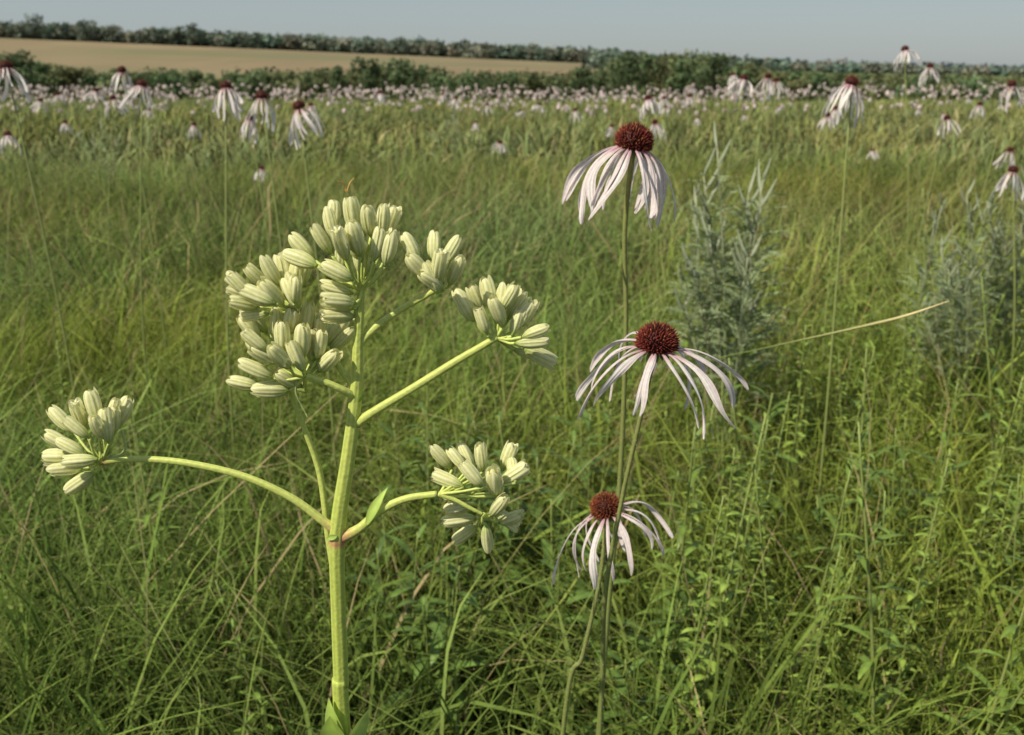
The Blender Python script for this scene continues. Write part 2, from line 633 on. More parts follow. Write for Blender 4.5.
# ------------------------------------------------------------------ coneflowers
def cone_mesh(mb, O, R, rad, hgt, nsp, sl, seg=4, rs=random, warm=0.0):
    dark = (0.045, 0.009, 0.008)
    rings = 8
    prev = None
    for i in range(rings + 1):
        ph = math.radians(118) * i / rings
        ring = []
        for k in range(14):
            a = 2 * math.pi * k / 14
            p = Vector((math.sin(ph) * math.cos(a) * rad * .9, math.sin(ph) * math.sin(a) * rad * .9, math.cos(ph) * hgt * .9))
            ring.append(mb.vert(O + R @ p, dark))
        if prev:
            for k in range(14):
                mb.f.append((prev[k], prev[(k + 1) % 14], ring[(k + 1) % 14], ring[k]))
        prev = ring
    mb.f.append(tuple(prev))
    for i in range(nsp):
        t = (i + .5) / nsp
        ph = math.acos(1 - 1.40 * t)
        a = i * 2.39996 + rs.uniform(-.10, .10)
        nrm = Vector((math.sin(ph) * math.cos(a), math.sin(ph) * math.sin(a), math.cos(ph)))
        p = Vector((nrm.x * rad, nrm.y * rad, nrm.z * hgt)) * 0.88
        d = (nrm + Vector((rs.uniform(-.18, .18), rs.uniform(-.18, .18), 0.40))).normalized()
        ln = sl * rs.uniform(.6, 1.35)
        t1 = d.orthogonal().normalized()
        t2 = d.cross(t1)
        br = sl * 0.19
        g_ = rs.uniform(.6, 1.4)
        cb = (0.050 * g_, 0.009 * g_, 0.009 * g_)
        ct = (0.21 * g_, 0.036 * g_, 0.022 * g_) if ph > 0.6 else (0.110 * g_, 0.025 * g_, 0.016 * g_)
        ct = mix(ct, (0.46, 0.17, 0.05), warm)
        if rs.random() < .12:
            ct = (0.44, 0.17, 0.06)
        ids = [mb.vert(O + R @ (p + (t1 * math.cos(q_) + t2 * math.sin(q_)) * br), cb) for q_ in [2 * math.pi * z / seg for z in range(seg)]]
        mid = [mb.vert(O + R @ (p + d * ln * .6 + (t1 * math.cos(q_) + t2 * math.sin(q_)) * br * .6), mix(cb, ct, .6)) for q_ in [2 * math.pi * z / seg for z in range(seg)]]
        tip = mb.vert(O + R @ (p + d * ln), ct)
        for z in range(seg):
            mb.f.append((ids[z], ids[(z + 1) % seg], mid[(z + 1) % seg], mid[z]))
            mb.f.append((mid[z], mid[(z + 1) % seg], tip))


def petal(mb, O, R, th, r0, z0, Lp, ph0, ph1, k, W, twist, swing, nu, nv, rs=random, pink=0.5):
    er = Vector((math.cos(th), math.sin(th), 0))
    et = Vector((-math.sin(th), math.cos(th), 0))
    p = er * r0 + Vector((0, 0, z0))
    base = (0.58, 0.22, 0.31)
    white = mix((0.92, 0.89, 0.86), (0.86, 0.74, 0.75), pink * rs.random())
    streak = [rs.uniform(0.78, 1.03) for _ in range(nv + 1)]
    wob = rs.uniform(0, 6.28)
    wa_ = rs.uniform(0.10, 0.36)
    foldf = rs.uniform(.25, .80)
    rows = []
    for j in range(nu + 1):
        s = j / nu
        ph = ph0 + (ph1 - ph0) * s ** k + wa_ * .7 * math.sin(s * 7 + wob) * s
        dr = (er * math.cos(ph) + Vector((0, 0, math.sin(ph))) + et * (swing * s + wa_ * math.sin(s * 6 + wob * 2) * s)).normalized()
        if j:
            p = p + dr * (Lp / nu)
        nrm = (et.cross(dr)).normalized() * -1
        side = (dr.cross(nrm)).normalized()
        tw = twist * s ** 1.3
        s2 = side * math.cos(tw) + nrm * math.sin(tw)
        n2 = nrm * math.cos(tw) - side * math.sin(tw)
        wp = W * 0.5 * (0.42 + 0.58 * math.sin(min(1.0, s * 1.5) * math.pi / 2)) * (1 if s < .75 else 1 - 0.45 * ((s - .75) / .25) ** 2)
        wp *= 1 + .14 * math.sin(s * 13 + wob)
        row = []
        for q_ in range(nv + 1):
            v = 2 * q_ / nv - 1
            off = 0.0
            if j == nu:
                off = (-0.05 * (abs(v) ** 3) * 1.6 - 0.035 * (1 - min(1, abs(v) * 2.2))) * Lp
            cc = mix(base, white, min(1, s * 3.6 + 0.05))
            cc = mix(cc, (0.66, 0.34, 0.45), min(1, (0.02 + .45 * (abs(v) > .6 if nv > 2 else .1)) * pink * 1.1))
            if nv > 3 and q_ in (2, 4):
                cc = mix(cc, (0.64, 0.40, 0.48), .35)
            cc = tuple(c * streak[q_] for c in cc)
            chan = (abs(v) ** 1.4) * foldf * wp * (1 - .3 * s) + 0.16 * wp * math.cos(v * 8)
            row.append(mb.vert(O + R @ (p + s2 * (v * wp * (1 - .25 * foldf)) - n2 * chan + dr * off), cc))
        rows.append(row)
    for j in range(nu):
        for q_ in range(nv):
            mb.f.append((rows[j][q_], rows[j][q_ + 1], rows[j + 1][q_ + 1], rows[j + 1][q_]))


def stem_col(c1, c2):
    return lambda t, a: tuple(x * (1 + 0.12 * math.cos(5 * a)) for x in mix(c1, c2, t))


def coneflower(head, tilt, stem_pts, rad, hgt, petals, Lp, W, spread, seed, label, warm=0.0, sc=1.0):
    rs = random.Random(seed)
    base = stem_pts[0]
    root = obj("pale_purple_coneflower", None, base, label=label, category="coneflower",
               group="coneflowers blooming across the meadow")
    R = Matrix.Rotation(math.radians(tilt[0]), 3, 'X') @ Matrix.Rotation(math.radians(tilt[1]), 3, 'Y')
    mb = MB()
    tube(mb, [p - base for p in stem_pts] + [head - base], [0.0024 * sc, 0.0022 * sc, 0.0020 * sc, 0.0018 * sc, 0.0017 * sc, 0.0021 * sc], stem_col((0.18, 0.22, 0.06), (0.27, 0.28, 0.09)), 60, 10, 5, 0.05)
    cen = catmull([p - base for p in stem_pts] + [head - base], 400)
    for i in range(20, 398):
        a = rs.uniform(0, 6.283)
        d = Vector((math.cos(a), math.sin(a), rs.uniform(-.3, .3))).normalized()
        p = cen[i]
        s = d.cross(Vector((0, 0, 1))).normalized() * 0.00010
        l_ = rs.uniform(.0012, .0024)
        i0 = mb.vert(p + d * .0014 + s, (0.5, 0.5, 0.4))
        i1 = mb.vert(p + d * .0014 - s, (0.5, 0.5, 0.4))
        i2 = mb.vert(p + d * (.0018 + l_), (0.5, 0.5, 0.4))
        mb.f.append((i0, i1, i2))
    obj("stem", mb.mesh("stem", M_stem), parent=root)
    mb = MB()
    cone_mesh(mb, Vector((0, 0, 0)), R, rad, hgt, 480, rad * 0.30, 4, rs, warm)
    obj("cone", mb.mesh("cone", M_cone), head - base, parent=root)
    mb = MB()
    for i in range(16):
        a = i * 2 * math.pi / 16 + rs.uniform(-.1, .1)
        d = R @ Vector((math.cos(a), math.sin(a), -.15))
        leaf(mb, R @ Vector((math.cos(a) * rad * .3, math.sin(a) * rad * .3, -hgt * .42)), d, R @ Vector((0, 0, 1)), rad * .75, 0.0025, (0.13, 0.17, 0.06), (0.10, 0.14, 0.05), 0.9, .2, 4)
    obj("bracts", mb.mesh("bracts", M_leaf), head - base, parent=root)
    for i in range(petals):
        th = 2 * math.pi * (i + rs.uniform(-.42, .42)) / petals
        mb = MB()
        ph0 = math.radians(rs.uniform(*spread[0]))
        ph1 = math.radians(rs.uniform(*spread[1]))
        petal(mb, Vector((0, 0, 0)), R, th, rad * .70, -hgt * .34, Lp * rs.uniform(.76, 1.14), ph0, ph1, rs.uniform(*spread[2]),
              W * rs.uniform(.65, 1.25), rs.uniform(-2.6, 2.6), rs.uniform(-.5, .5), 24, 8, rs)
        obj("petal", mb.mesh("petal", M_petal), head - base, parent=root)


h1 = P(634, 142, 0.70)
coneflower(h1, (2, 9), [Vector((0.062, 0.78, 0.0)), P(606, 640, 0.74), P(620, 480, 0.73), P(626, 330, 0.72), P(625, 230, 0.71)],
           0.0120, 0.0115, 21, 0.064, 0.0052, ((-18, 14), (-108, -82), (.45, .75)), 3,
           "tall coneflower with dark red cone and closely drooping white pink petals", .03)
h2 = P(657, 342, 0.56)
coneflower(h2, (5, 3), [Vector((0.060, 0.65, 0.0)), P(600, 735, 0.60), P(605, 600, 0.585), P(622, 500, 0.575), P(640, 420, 0.567)],
           0.0116, 0.0100, 19, 0.058, 0.0046, ((-8, 20), (-106, -64), (.62, 1.0)), 14,
           "coneflower with maroon cone and wide arching pale petals", 0.0, .8)
h3 = P(606, 508, 0.66)
coneflower(h3, (0, -16), [Vector((0.020, 0.72, 0.0)), P(563, 735, 0.685), P(583, 655, 0.675), P(598, 590, 0.667), P(604, 548, 0.662)],
           0.0104, 0.0105, 15, 0.058, 0.0045, ((0, 20), (-116, -84), (.55, .85)), 9,
           "coneflower with tilted orange red cone and curling white petals", .28, .9)


# simpler coneflowers, with parts
def small_cone_parts(Hs, lean, seed, lod):
    rs = random.Random(seed)
    head = Vector((lean[0], lean[1], Hs))
    R = Matrix.Rotation(math.radians(rs.uniform(-16, 16)), 3, 'X') @ Matrix.Rotation(math.radians(rs.uniform(-16, 16)), 3, 'Y')
    s = MB()
    tube(s, [Vector((0, 0, 0)), Vector((lean[0] * .2, lean[1] * .2, Hs * .5)), head], [0.0028, 0.0022, 0.0019], stem_col((0.17, 0.21, 0.06), (0.24, 0.27, 0.09)), 10, 5)
    c = MB()
    cone_mesh(c, head, R, 0.0110, 0.0100, 110 if lod == 0 else 26, 0.0030 if lod == 0 else 0.005, 4 if lod == 0 else 3, rs, .1)
    p = MB()
    n = rs.choice([12, 14, 16, 18])
    base = rs.uniform(0, 6)
    out = rs.choice([0, 0, 8, 14, 26])
    for i in range(n):
        th = base + 2 * math.pi * (i + rs.uniform(-.45, .45)) / n
        petal(p, head, R, th, 0.009, -0.005, 0.060 * rs.uniform(.65, 1.25), math.radians(rs.uniform(-35, -4) + out * .6), math.radians(rs.uniform(-106, -80) + out * .5),
              rs.uniform(.30, .70), 0.0066 * rs.uniform(.6, 1.15), rs.uniform(-1.8, 1.8), rs.uniform(-.5, .5), 9 if lod == 0 else 5, 2, rs, .8)
    return s, c, p


near_bg = [(6, 66, 34), (8, 134, 20), (122, 70, 24), (142, 84, 28), (113, 98, 18), (96, 90, 14), (226, 86, 32), (262, 96, 31), (250, 118, 24),
           (299, 106, 36), (194, 124, 14), (65, 122, 13), (852, 82, 38), (905, 49, 21), (930, 66, 18), (744, 78, 22), (768, 76, 20), (776, 80, 16),
           (733, 74, 12), (828, 115, 16), (836, 108, 14), (648, 98, 20), (655, 122, 18), (664, 98, 12), (947, 118, 20), (1012, 84, 24), (1010, 150, 20), (1013, 170, 28),
           (500, 142, 14), (575, 110, 12), (57, 94, 12), (40, 100, 12), (872, 150, 10), (262, 168, 13), (612, 126, 12), (690, 96, 12), (980, 104, 14), (540, 104, 10), (380, 92, 12), (455, 98, 11)]
for i, (u, v, s) in enumerate(near_bg):
    d = F * 0.066 / s / 1.04
    hp = P(u, v, d)
    rs = random.Random(100 + i)
    lean = (rs.uniform(-.07, .07), rs.uniform(-.07, .07))
    a, c, p = small_cone_parts(hp.z, lean, 200 + i, 0)
    root = obj("pale_purple_coneflower", None, (hp.x - lean[0], hp.y - lean[1], 0), label="coneflower with drooping pale pink petals on a slender stem",
               category="coneflower", group="coneflowers blooming across the meadow")
    obj("stem", a.mesh("stem", M_stem), parent=root)
    obj("cone", c.mesh("cone", M_cone), parent=root)
    obj("petals", p.mesh("petals", M_petal), parent=root)


def merged_variant(Hs, seed):
    a, c, p = small_cone_parts(Hs, (random.uniform(-.05, .05), random.uniform(-.05, .05)), seed, 1)
    m = MB()
    mi = []
    for k, src in enumerate((a, c, p)):
        off = len(m.v)
        m.v += src.v
        m.c += src.c
        m.f += [tuple(x + off for x in f) for f in src.f]
        mi += [k] * len(src.f)
    me = m.mesh("coneflower_plant", M_stem)
    me.materials.append(M_cone)
    me.materials.append(M_petal)
    me.polygons.foreach_set('material_index', mi)
    return me, m


variants = [merged_variant(0.60 + 0.026 * k, 700 + k) for k in range(10)]
rf = random.Random(77)
cnt = 0
while cnt < 255:
    y = 4.2 + (24 - 4.2) * rf.random() ** 0.75
    x = rf.uniform(-.62, .62) * y
    if y < 9 and rf.random() < 0.55:
        continue
    if float(vn2(np.array(x * .35 + 20), np.array(y * .35))) < rf.uniform(.1, .5):
        continue
    me, _ = variants[rf.randrange(10)]
    o = obj("pale_purple_coneflower", me, (x, y, float(ground_h(x, y))), label="coneflower with drooping pale pink petals on a slender stem",
            category="coneflower", group="coneflowers blooming across the meadow")
    o.rotation_euler = (rf.uniform(-.04, .04), rf.uniform(-.04, .04), rf.uniform(0, 6.28))
    s = rf.uniform(.95, 1.1)
    o.scale = (s, s, s)
    cnt += 1

# the far band: tiny flowers merged
r = np.random.default_rng(91)
nfar = 1500
Vs, Cs = [], []
yy = 15 + (36 - 15) * r.random(nfar * 3)
xx = (r.random(nfar * 3) * 2 - 1) * 0.66 * yy
kp = 0.15 + vn3(xx * .3 + 9, yy * .3) ** 1.2 * 1.1 > r.random(nfar * 3)
xx, yy = xx[kp][:nfar], yy[kp][:nfar]
n = len(xx)
hzz = ground_h(xx, yy) + r.uniform(.48, .80, n)
for k in range(7):
    a = r.random(n) * 6.28
    d = np.stack([np.cos(a), np.sin(a), np.zeros(n)], 1)
    s = np.stack([-np.sin(a), np.cos(a), np.zeros(n)], 1) * 0.012
    c = np.stack([xx, yy, hzz], 1)
    p0 = c + d * 0.008
    p1 = c + d * 0.033 + np.array((0, 0, -.022))
    p2 = c + d * 0.042 + np.array((0, 0, -.058))
    Vs.append(np.stack([p0 - s * .5, p0 + s * .5, p1 + s, p1 - s], 1))
    Vs.append(np.stack([p1 - s, p1 + s, p2 + s * .6, p2 - s * .6], 1))
    colr = np.array((0.82, 0.68, 0.66))[None] * r.uniform(.6, 1.1, n)[:, None]
    Cs += [np.repeat(colr[:, None, :], 4, 1)] * 2
c = np.stack([xx, yy, hzz], 1)
for a in (0, math.pi / 2):
    s = np.array((math.cos(a), math.sin(a), 0)) * 0.010
    Vs.append(np.stack([c - s - np.array((0, 0, .004)), c + s - np.array((0, 0, .004)), c + s * .6 + np.array((0, 0, .012)), c - s * .6 + np.array((0, 0, .012))], 1))
    Cs.append(np.tile(np.array((0.22, 0.10, 0.07)), (n, 4, 1)))
    s = s * 0.2
    Vs.append(np.stack([c - s - np.array((0, 0, .5)), c + s - np.array((0, 0, .5)), c + s, c - s], 1))
    Cs.append(np.tile(np.array((0.2, 0.25, 0.08)), (n, 4, 1)))
V = np.concatenate(Vs).reshape(-1, 3)
C = np.concatenate(Cs).reshape(-1, 3)
obj("distant_coneflowers", np_mesh("distant_coneflowers", V, np.arange(len(V)).reshape(-1, 4), C, M_petal, False), kind="stuff",
    label="pinkish haze of countless coneflowers across the far meadow", category="coneflowers")


# ------------------------------------------------------------------ leadplants
def leadplant_meshes(seed, H, nst, nlf, spk):
    rs = random.Random(seed)
    st, lf = MB(), MB()
    for s in range(nst):
        a = rs.uniform(0, 6.283)
        hh = H * (1.0 if s == 0 else rs.uniform(.60, .95))
        sp_ = rs.uniform(.02, .16)
        top = Vector((math.cos(a) * sp_, math.sin(a) * sp_, hh))
        pts = [Vector((0, 0, 0)), Vector((top.x * .20, top.y * .20, hh * .4)), Vector((top.x * .58, top.y * .58, hh * .75)), top]
        tube(st, pts, [0.003, 0.0022, 0.0016], lambda t, a_: mix((0.16, 0.20, 0.07), (0.30, 0.32, 0.20), t), 14, 5)
        cen = catmull(pts, 60)
        for k in range(nlf):
            t = 0.56 + 0.39 * k / nlf
            p = cen[int(t * 60)]
            ang = k * 2.4 + rs.uniform(-.4, .4)
            ln = 0.090 * (1.35 - 1.2 * (t - .5)) * rs.uniform(.6, 1.15)
            d0 = Vector((math.cos(ang), math.sin(ang), rs.uniform(.5, 1.3))).normalized()
            side = d0.cross(Vector((0, 0, 1))).normalized()
            q_ = Vector(p)
            g_ = rs.uniform(.75, 1.25)
            cc = (0.235 * g_, 0.290 * g_, 0.150 * g_)
            nl = 14
            for m in range(nl):
                dd = (d0 + Vector((0, 0, -0.8 * m / nl))).normalized()
                q_ = q_ + dd * ln / nl
                for sg in (-1, 1):
                    l_ = ln * 0.115 * math.sin(math.pi * (m + 1.5) / (nl + 2)) + .0016
                    e = (side * sg + dd * .6 + Vector((0, 0, rs.uniform(-.1, .6)))).normalized()
                    wv = dd * (l_ * .34)
                    i0 = lf.vert(q_, cc)
                    i1 = lf.vert(q_ + e * l_ * .5 - wv, cc)
                    i2 = lf.vert(q_ + e * l_, cc)
                    i3 = lf.vert(q_ + e * l_ * .5 + wv, cc)
                    lf.f.append((i0, i1, i2, i3))
        for k in range(rs.choice(spk)):
            ang = rs.uniform(0, 6.28)
            d = Vector((math.cos(ang) * .6, math.sin(ang) * .6, 1)).normalized()
            ln = rs.uniform(.035, .070)
            p = cen[-1 - 3 * k]
            tube(st, [p, p + d * ln * .5, p + d * ln + Vector((0, 0, .010))], [.0012, .0034, .0028, .0008],
                 lambda t, a_: (0.34, 0.37, 0.25) if math.sin(a_ * 3 + t * 60) > 0 else (0.22, 0.26, 0.16), 18, 6, 3, .4)
    return (st.mesh("stems", M_stem), lf.mesh("leaves", M_lead, smooth=False))


lead = [leadplant_meshes(50, 0.86, 14, 22, (2, 3, 4)), leadplant_meshes(51, 0.86, 9, 18, (2, 3)), leadplant_meshes(52, 0.86, 5, 10, (2, 3))]
lead_pos = [(750, 1.95, 116, 0), (712, 2.25, 176, 1), (928, 2.5, 188, 1), (1000, 2.3, 172, 1), (1035, 2.6, 160, 0),
            (96, 6.5, 118, 2), (455, 8.5, 104, 2)]
for (u, d, vt, k) in lead_pos:
    tp = P(u, vt, d)
    sc = tp.z / 0.92
    root = obj("leadplant", None, (tp.x, d, 0), label="grey green feathery leadplant with upright flower spikes", category="plant",
               group="leadplants scattered in the meadow")
    root.scale = (sc, sc, sc)
    root.rotation_euler = (0, 0, random.uniform(0, 6.28))
    for nm, me in zip(("stems", "leaves"), lead[k]):
        obj(nm, me, parent=root)


# ------------------------------------------------------------------ leafy forbs
def forb_meshes(seed, H, nl, Ll, Wl, c1, c2, stems=1, start=.15):
    rs = random.Random(seed)
    st, lf = MB(), MB()
    for s in range(stems):
        a = rs.uniform(0, 6.283)
        hh = H * rs.uniform(.8, 1.0)
        off = 0.03 * (stems > 1)
        top = Vector((math.cos(a) * (.05 + off), math.sin(a) * (.05 + off), hh))
        b0 = Vector((math.cos(a) * off, math.sin(a) * off, 0))
        pts = [b0, b0 + Vector((top.x * .2, top.y * .2, hh * .5)), top]
        tube(st, pts, [0.0028, 0.002, 0.0011], lambda t, a_: mix((0.16, 0.17, 0.06), (0.24, 0.30, 0.08), t), 14, 5)
        cen = catmull(pts, 80)
        for k in range(nl):
            t = start + (1 - start) * (k + .5) / nl
            p = cen[min(80, int(t * 80))]
            ang = k * 2.4 + rs.uniform(-.3, .3)
            up = rs.uniform(.3, .9) + (1.2 * max(0, t - .8) / .2)
            d = Vector((math.cos(ang), math.sin(ang), up))
            g_ = rs.uniform(.75, 1.25)
            sz = (1.0 - .55 * max(0, t - .55) / .45) * rs.uniform(.75, 1.15)
            leaf(lf, p, d, Vector((0, 0, 1)), Ll * sz, Wl * sz, tuple(x * g_ for x in c1), tuple(x * g_ for x in c2), rs.uniform(.4, 1.3), .3, 6)
    return st.mesh("stem", M_stem), lf.mesh("leaves", M_leaf)


G1, G2 = (0.185, 0.270, 0.048), (0.130, 0.205, 0.038)
D1, D2 = (0.125, 0.200, 0.042), (0.090, 0.150, 0.032)
forbs = {
    'a': [forb_meshes(300 + k, .60, 36, .055, .011, G1, G2) for k in range(4)],
    'b': [forb_meshes(320 + k, .58, 66, .026, .0095, (0.245, 0.330, 0.062), G1) for k in range(4)],
    'c': [forb_meshes(340 + k, .42, 14, .095, .021, D1, D2, 3, .25) for k in range(3)],
}
labels = {'a': "leafy green forb with narrow pointed leaves", 'b': "upright forb crowded with small bright green leaves",
          'c': "low clump of broad dark green leaves"}
grp = {'a': "narrow leaved forbs in the grass", 'b': "small leaved forbs in the grass", 'c': "broad leaved clumps in the grass"}
rq = random.Random(9)
places = []
for k in range(120):
    y = rq.uniform(.95, 3.2)
    x = rq.uniform(.16, .66) * y
    places.append((rq.choice('aabbbb'), x, y, rq.uniform(.75, 1.15)))
for k in range(34):
    y = rq.uniform(1.05, 4.4)
    x = rq.uniform(-.6, .15) * y
    places.append((rq.choice('ab'), x, y, rq.uniform(.6, .95)))
for (u, v, y, s) in [(430, 590, 1.25, .95), (400, 560, 1.35, 1.0), (540, 420, 1.6, 1.1), (590, 400, 1.75, 1.1), (450, 520, 1.5, 1.0),
                     (940, 430, 1.6, 1.1), (740, 380, 1.7, 1.1), (500, 500, 1.5, 1.0), (650, 620, 1.15, .9), (640, 560, 1.3, 1.0), (880, 480, 1.5, 1.0), (560, 560, 1.35, .95),
                     (420, 480, 1.7, 1.0), (470, 440, 1.9, 1.0)]:
    p = P(u, v, y)
    places.append(('c', p.x, y, s))
for (kd, x, y, s) in places:
    st, lf = rq.choice(forbs[kd])
    root = obj("meadow_forb" if kd != 'c' else "broadleaf_forb", st, (x, y, 0), label=labels[kd], category="plant", group=grp[kd])
    root.scale = (s, s, s)
    root.rotation_euler = (rq.uniform(-.1, .1), rq.uniform(-.1, .1), rq.uniform(0, 6.28))
    obj("leaves", lf, parent=root)

# pale dried stalk rising gently out of the grass
mb = MB()
gb = Vector((P(560, 470, 1.42).x - .05, 1.42, 0.0))
pp = [Vector((0, 0, 0)), P(575, 470, 1.40) - gb, P(640, 395, 1.32) - gb, P(700, 364, 1.22) - gb, P(770, 347, 1.12) - gb, P(860, 327, 1.04) - gb, P(905, 316, 1.0) - gb, P(949, 301, .97) - gb]
tube(mb, pp, [0.0008, 0.0008, 0.0008, 0.0008, 0.0008, 0.0010, 0.0017, 0.0015, 0.0004],
     lambda t, a: mix((0.16, 0.21, 0.05), (0.66, 0.57, 0.28), (t - .55) * 3), 70, 6)
obj("dry_grass_stalk", mb.mesh("dry_grass_stalk", M_stem), gb, label="pale straw coloured grass stalk arching over the meadow", category="grass stalk")

# ------------------------------------------------------------------ main plant
D0 = 0.45
base = Vector((P(343, 735, D0).x + 0.004, D0 + .01, 0))
root = obj("prairie_plantain", None, base, label="pale cream prairie plantain with branching bud clusters on thick stem", category="wildflower")
SG1, SG2 = (0.40, 0.48, 0.085), (0.52, 0.58, 0.150)


def gstem(c1, c2, red=None):
    def f(t, a):
        c = mix(c1, c2, t)
        if red:
            for (tr, wd_) in red:
                c = mix(c, (0.52, 0.17, 0.14), 0.8 * math.exp(-((t - tr) / wd_) ** 2))
        k = 1 + 0.12 * math.cos(8 * a)
        return tuple(x * k for x in c)
    return f


def W(u, v, dz=0.0):
    return P(u, v, D0 - dz / 1000.0)


mb = MB()
sp_pts = [base, base * .5 + W(344, 735) * .5, W(343, 735), W(341, 680), W(338, 600), W(337, 545), W(340, 510), W(347, 465), W(353, 420), W(357, 380), W(358, 345), W(360, 310), W(362, 278)]
tube(mb, [p - base for p in sp_pts], [0.0060, 0.0050, 0.0042, 0.0040, 0.0038, 0.0040, 0.0038, 0.0035, 0.0032, 0.0029, 0.0025, 0.0020, 0.0014],
     gstem(SG1, SG2, [(0.425, 0.007)]), 130, 32, 8, 0.045)
obj("stem", mb.mesh("stem", M_stem), parent=root)


def branch(pts, radii, red=None):
    o = pts[0]
    mb = MB()
    tube(mb, [p - o for p in pts], radii, gstem(SG2, SG2, red), 40, 18, 6, 0.05)
    obj("branch", mb.mesh("branch", M_stem), o - base, parent=root)


r2 = lambda *a: [x / 1000 for x in a]
branch([W(338, 532), W(322, 520), W(290, 497), W(240, 475), W(180, 462), W(130, 459), W(100, 462)], r2(2.8, 2.2, 1.9, 1.8, 1.7, 1.6, 1.7), [(0.0, .12), (.99, .03)])
branch([W(341, 538), W(360, 528, 2), W(380, 511, 4), W(405, 499, 5), W(437, 494, 5)], r2(3.0, 2.3, 2.0, 1.8, 1.7), [(0.0, .16)])
branch([W(334, 575, -6), W(328, 535, -7), W(320, 475, -8), W(305, 430, -7), W(292, 396, -4), W(290, 384, -2)], r2(1.6, 1.7, 1.6, 1.4, 1.3, 1.2))
branch([W(356, 424), W(375, 411, 2), W(410, 390, 2), W(455, 362, 0), W(484, 345, 0), W(497, 337, 0)], r2(2.4, 2.0, 1.9, 1.8, 1.6, 1.6))
branch([W(358, 345), W(375, 328, -2), W(400, 310, -4), W(425, 296, -4), W(437, 289, -3)], r2(2.0, 1.7, 1.5, 1.4, 1.2))
branch([W(357, 398), W(343, 390, 4), W(325, 382, 6), W(306, 376, 7)], r2(2.2, 1.8, 1.6, 1.5))
branch([W(357, 390, -1), W(340, 368, -5), W(322, 342, -8), W(304, 316, -9), W(297, 305, -8)], r2(1.9, 1.6, 1.4, 1.3, 1.2))
branch([W(438, 494, 5), W(455, 500, 5), W(470, 508, 5), W(482, 514, 4)], r2(1.3, 1.1, 1.0, .9))


def bud_mesh(seed, opening):
    """five keeled bracts forming a plump oval head, unit length along z"""
    rs = random.Random(seed)
    mb = MB()
    us = [0, .05, .12, .22, .36, .52, .66, .78, .87, .93, .97, 1.0]
    prof_u = [0, .06, .15, .32, .58, .8, .91, .97, 1.0]
    op = opening
    prof_r = [.060, .115, .165, .208, .226, .208 + .03 * op, .170 + .07 * op, .128 + .12 * op, .082 + .18 * op]
    tint = rs.uniform(-.12, .12)
    for i in range(5):
        th0 = 2 * math.pi * i / 5 + rs.uniform(-.08, .08)
        sc = rs.uniform(.91, 1.03)
        rr_ = rs.uniform(.96, 1.06)
        tip_out = rs.uniform(-.01, .05)
        nv = 12
        rows = []
        for u in us:
            R_ = float(np.interp(u, prof_u, prof_r)) * rr_ + tip_out * max(0, u - .7) * 2
            half = 0.72 * (1 if u < .78 else math.sqrt(max(0.0, 1 - ((u - .78) / .223) ** 2)) * .97 + .03)
            row = []
            for q_ in range(nv + 1):
                v = 2 * q_ / nv - 1
                keel = math.exp(-(v / .32) ** 2)
                rad = R_ * (0.91 + 0.14 * keel * math.sin(math.pi * min(1, u * .9 + .1)) - 0.03 * math.exp(-((abs(v) - .55) / .2) ** 2) + .045 * (1 if v > .6 else 0))
                a = th0 + v * half
                zz = u * sc
                c = mix((0.76, 0.78, 0.34), (0.88, 0.85, 0.48), u)
                c = mix((0.48, 0.58, 0.14), c, u * 3.0)
                c = mix(c, (0.95, 0.92, 0.62), 0.8 * keel * min(1, .4 + u))
                c = mix(c, (0.46, 0.57, 0.13), (0.58 + tint) * math.exp(-((abs(v) - .48) / .12) ** 2) * (.45 + .55 * u))
                c = mix(c, (0.93, 0.90, 0.64), 0.85 * max(0, abs(v) - .74) / .26)
                if u > .93:
                    c = mix(c, (0.78, 0.68, 0.36), .35)
                row.append(mb.vert((rad * math.cos(a), rad * math.sin(a), zz), c))
            rows.append(row)
        for j in range(len(rows) - 1):
            for q_ in range(nv):
                mb.f.append((rows[j][q_], rows[j][q_ + 1], rows[j + 1][q_ + 1], rows[j + 1][q_]))
    tube(mb, [Vector((0, 0, .02)), Vector((0, 0, .3)), Vector((0, 0, .6)), Vector((0, 0, .90 + .04 * opening))], [.04, .14, .17, .14, .05], lambda t, a: mix((0.42, 0.52, 0.14), (0.74, 0.74, 0.38), t), 10, 12)
    if opening > .5:
        for k in range(5):
            a = k * 1.256 + .4
            e = Vector((math.cos(a), math.sin(a), 0))
            leaf(mb, e * .05 + Vector((0, 0, .86)), e * .35 + Vector((0, 0, 1)), Vector((0, 0, 1)), .15, .07, (0.90, 0.88, 0.62), (0.82, .80, .46), .9, .3, 4)
    tube(mb, [Vector((0, 0, -.04)), Vector((0, 0, .02)), Vector((0, 0, .07))], [.05, .08, .11], lambda t, a: (0.48, 0.58, 0.16), 4, 10)
    return mb.mesh("flower_head", M_bract)


buds = [bud_mesh(k, o) for k, o in enumerate([0.0, 0.1, .2, .35, .6, 0.05, .4, .8, .25, .15])]


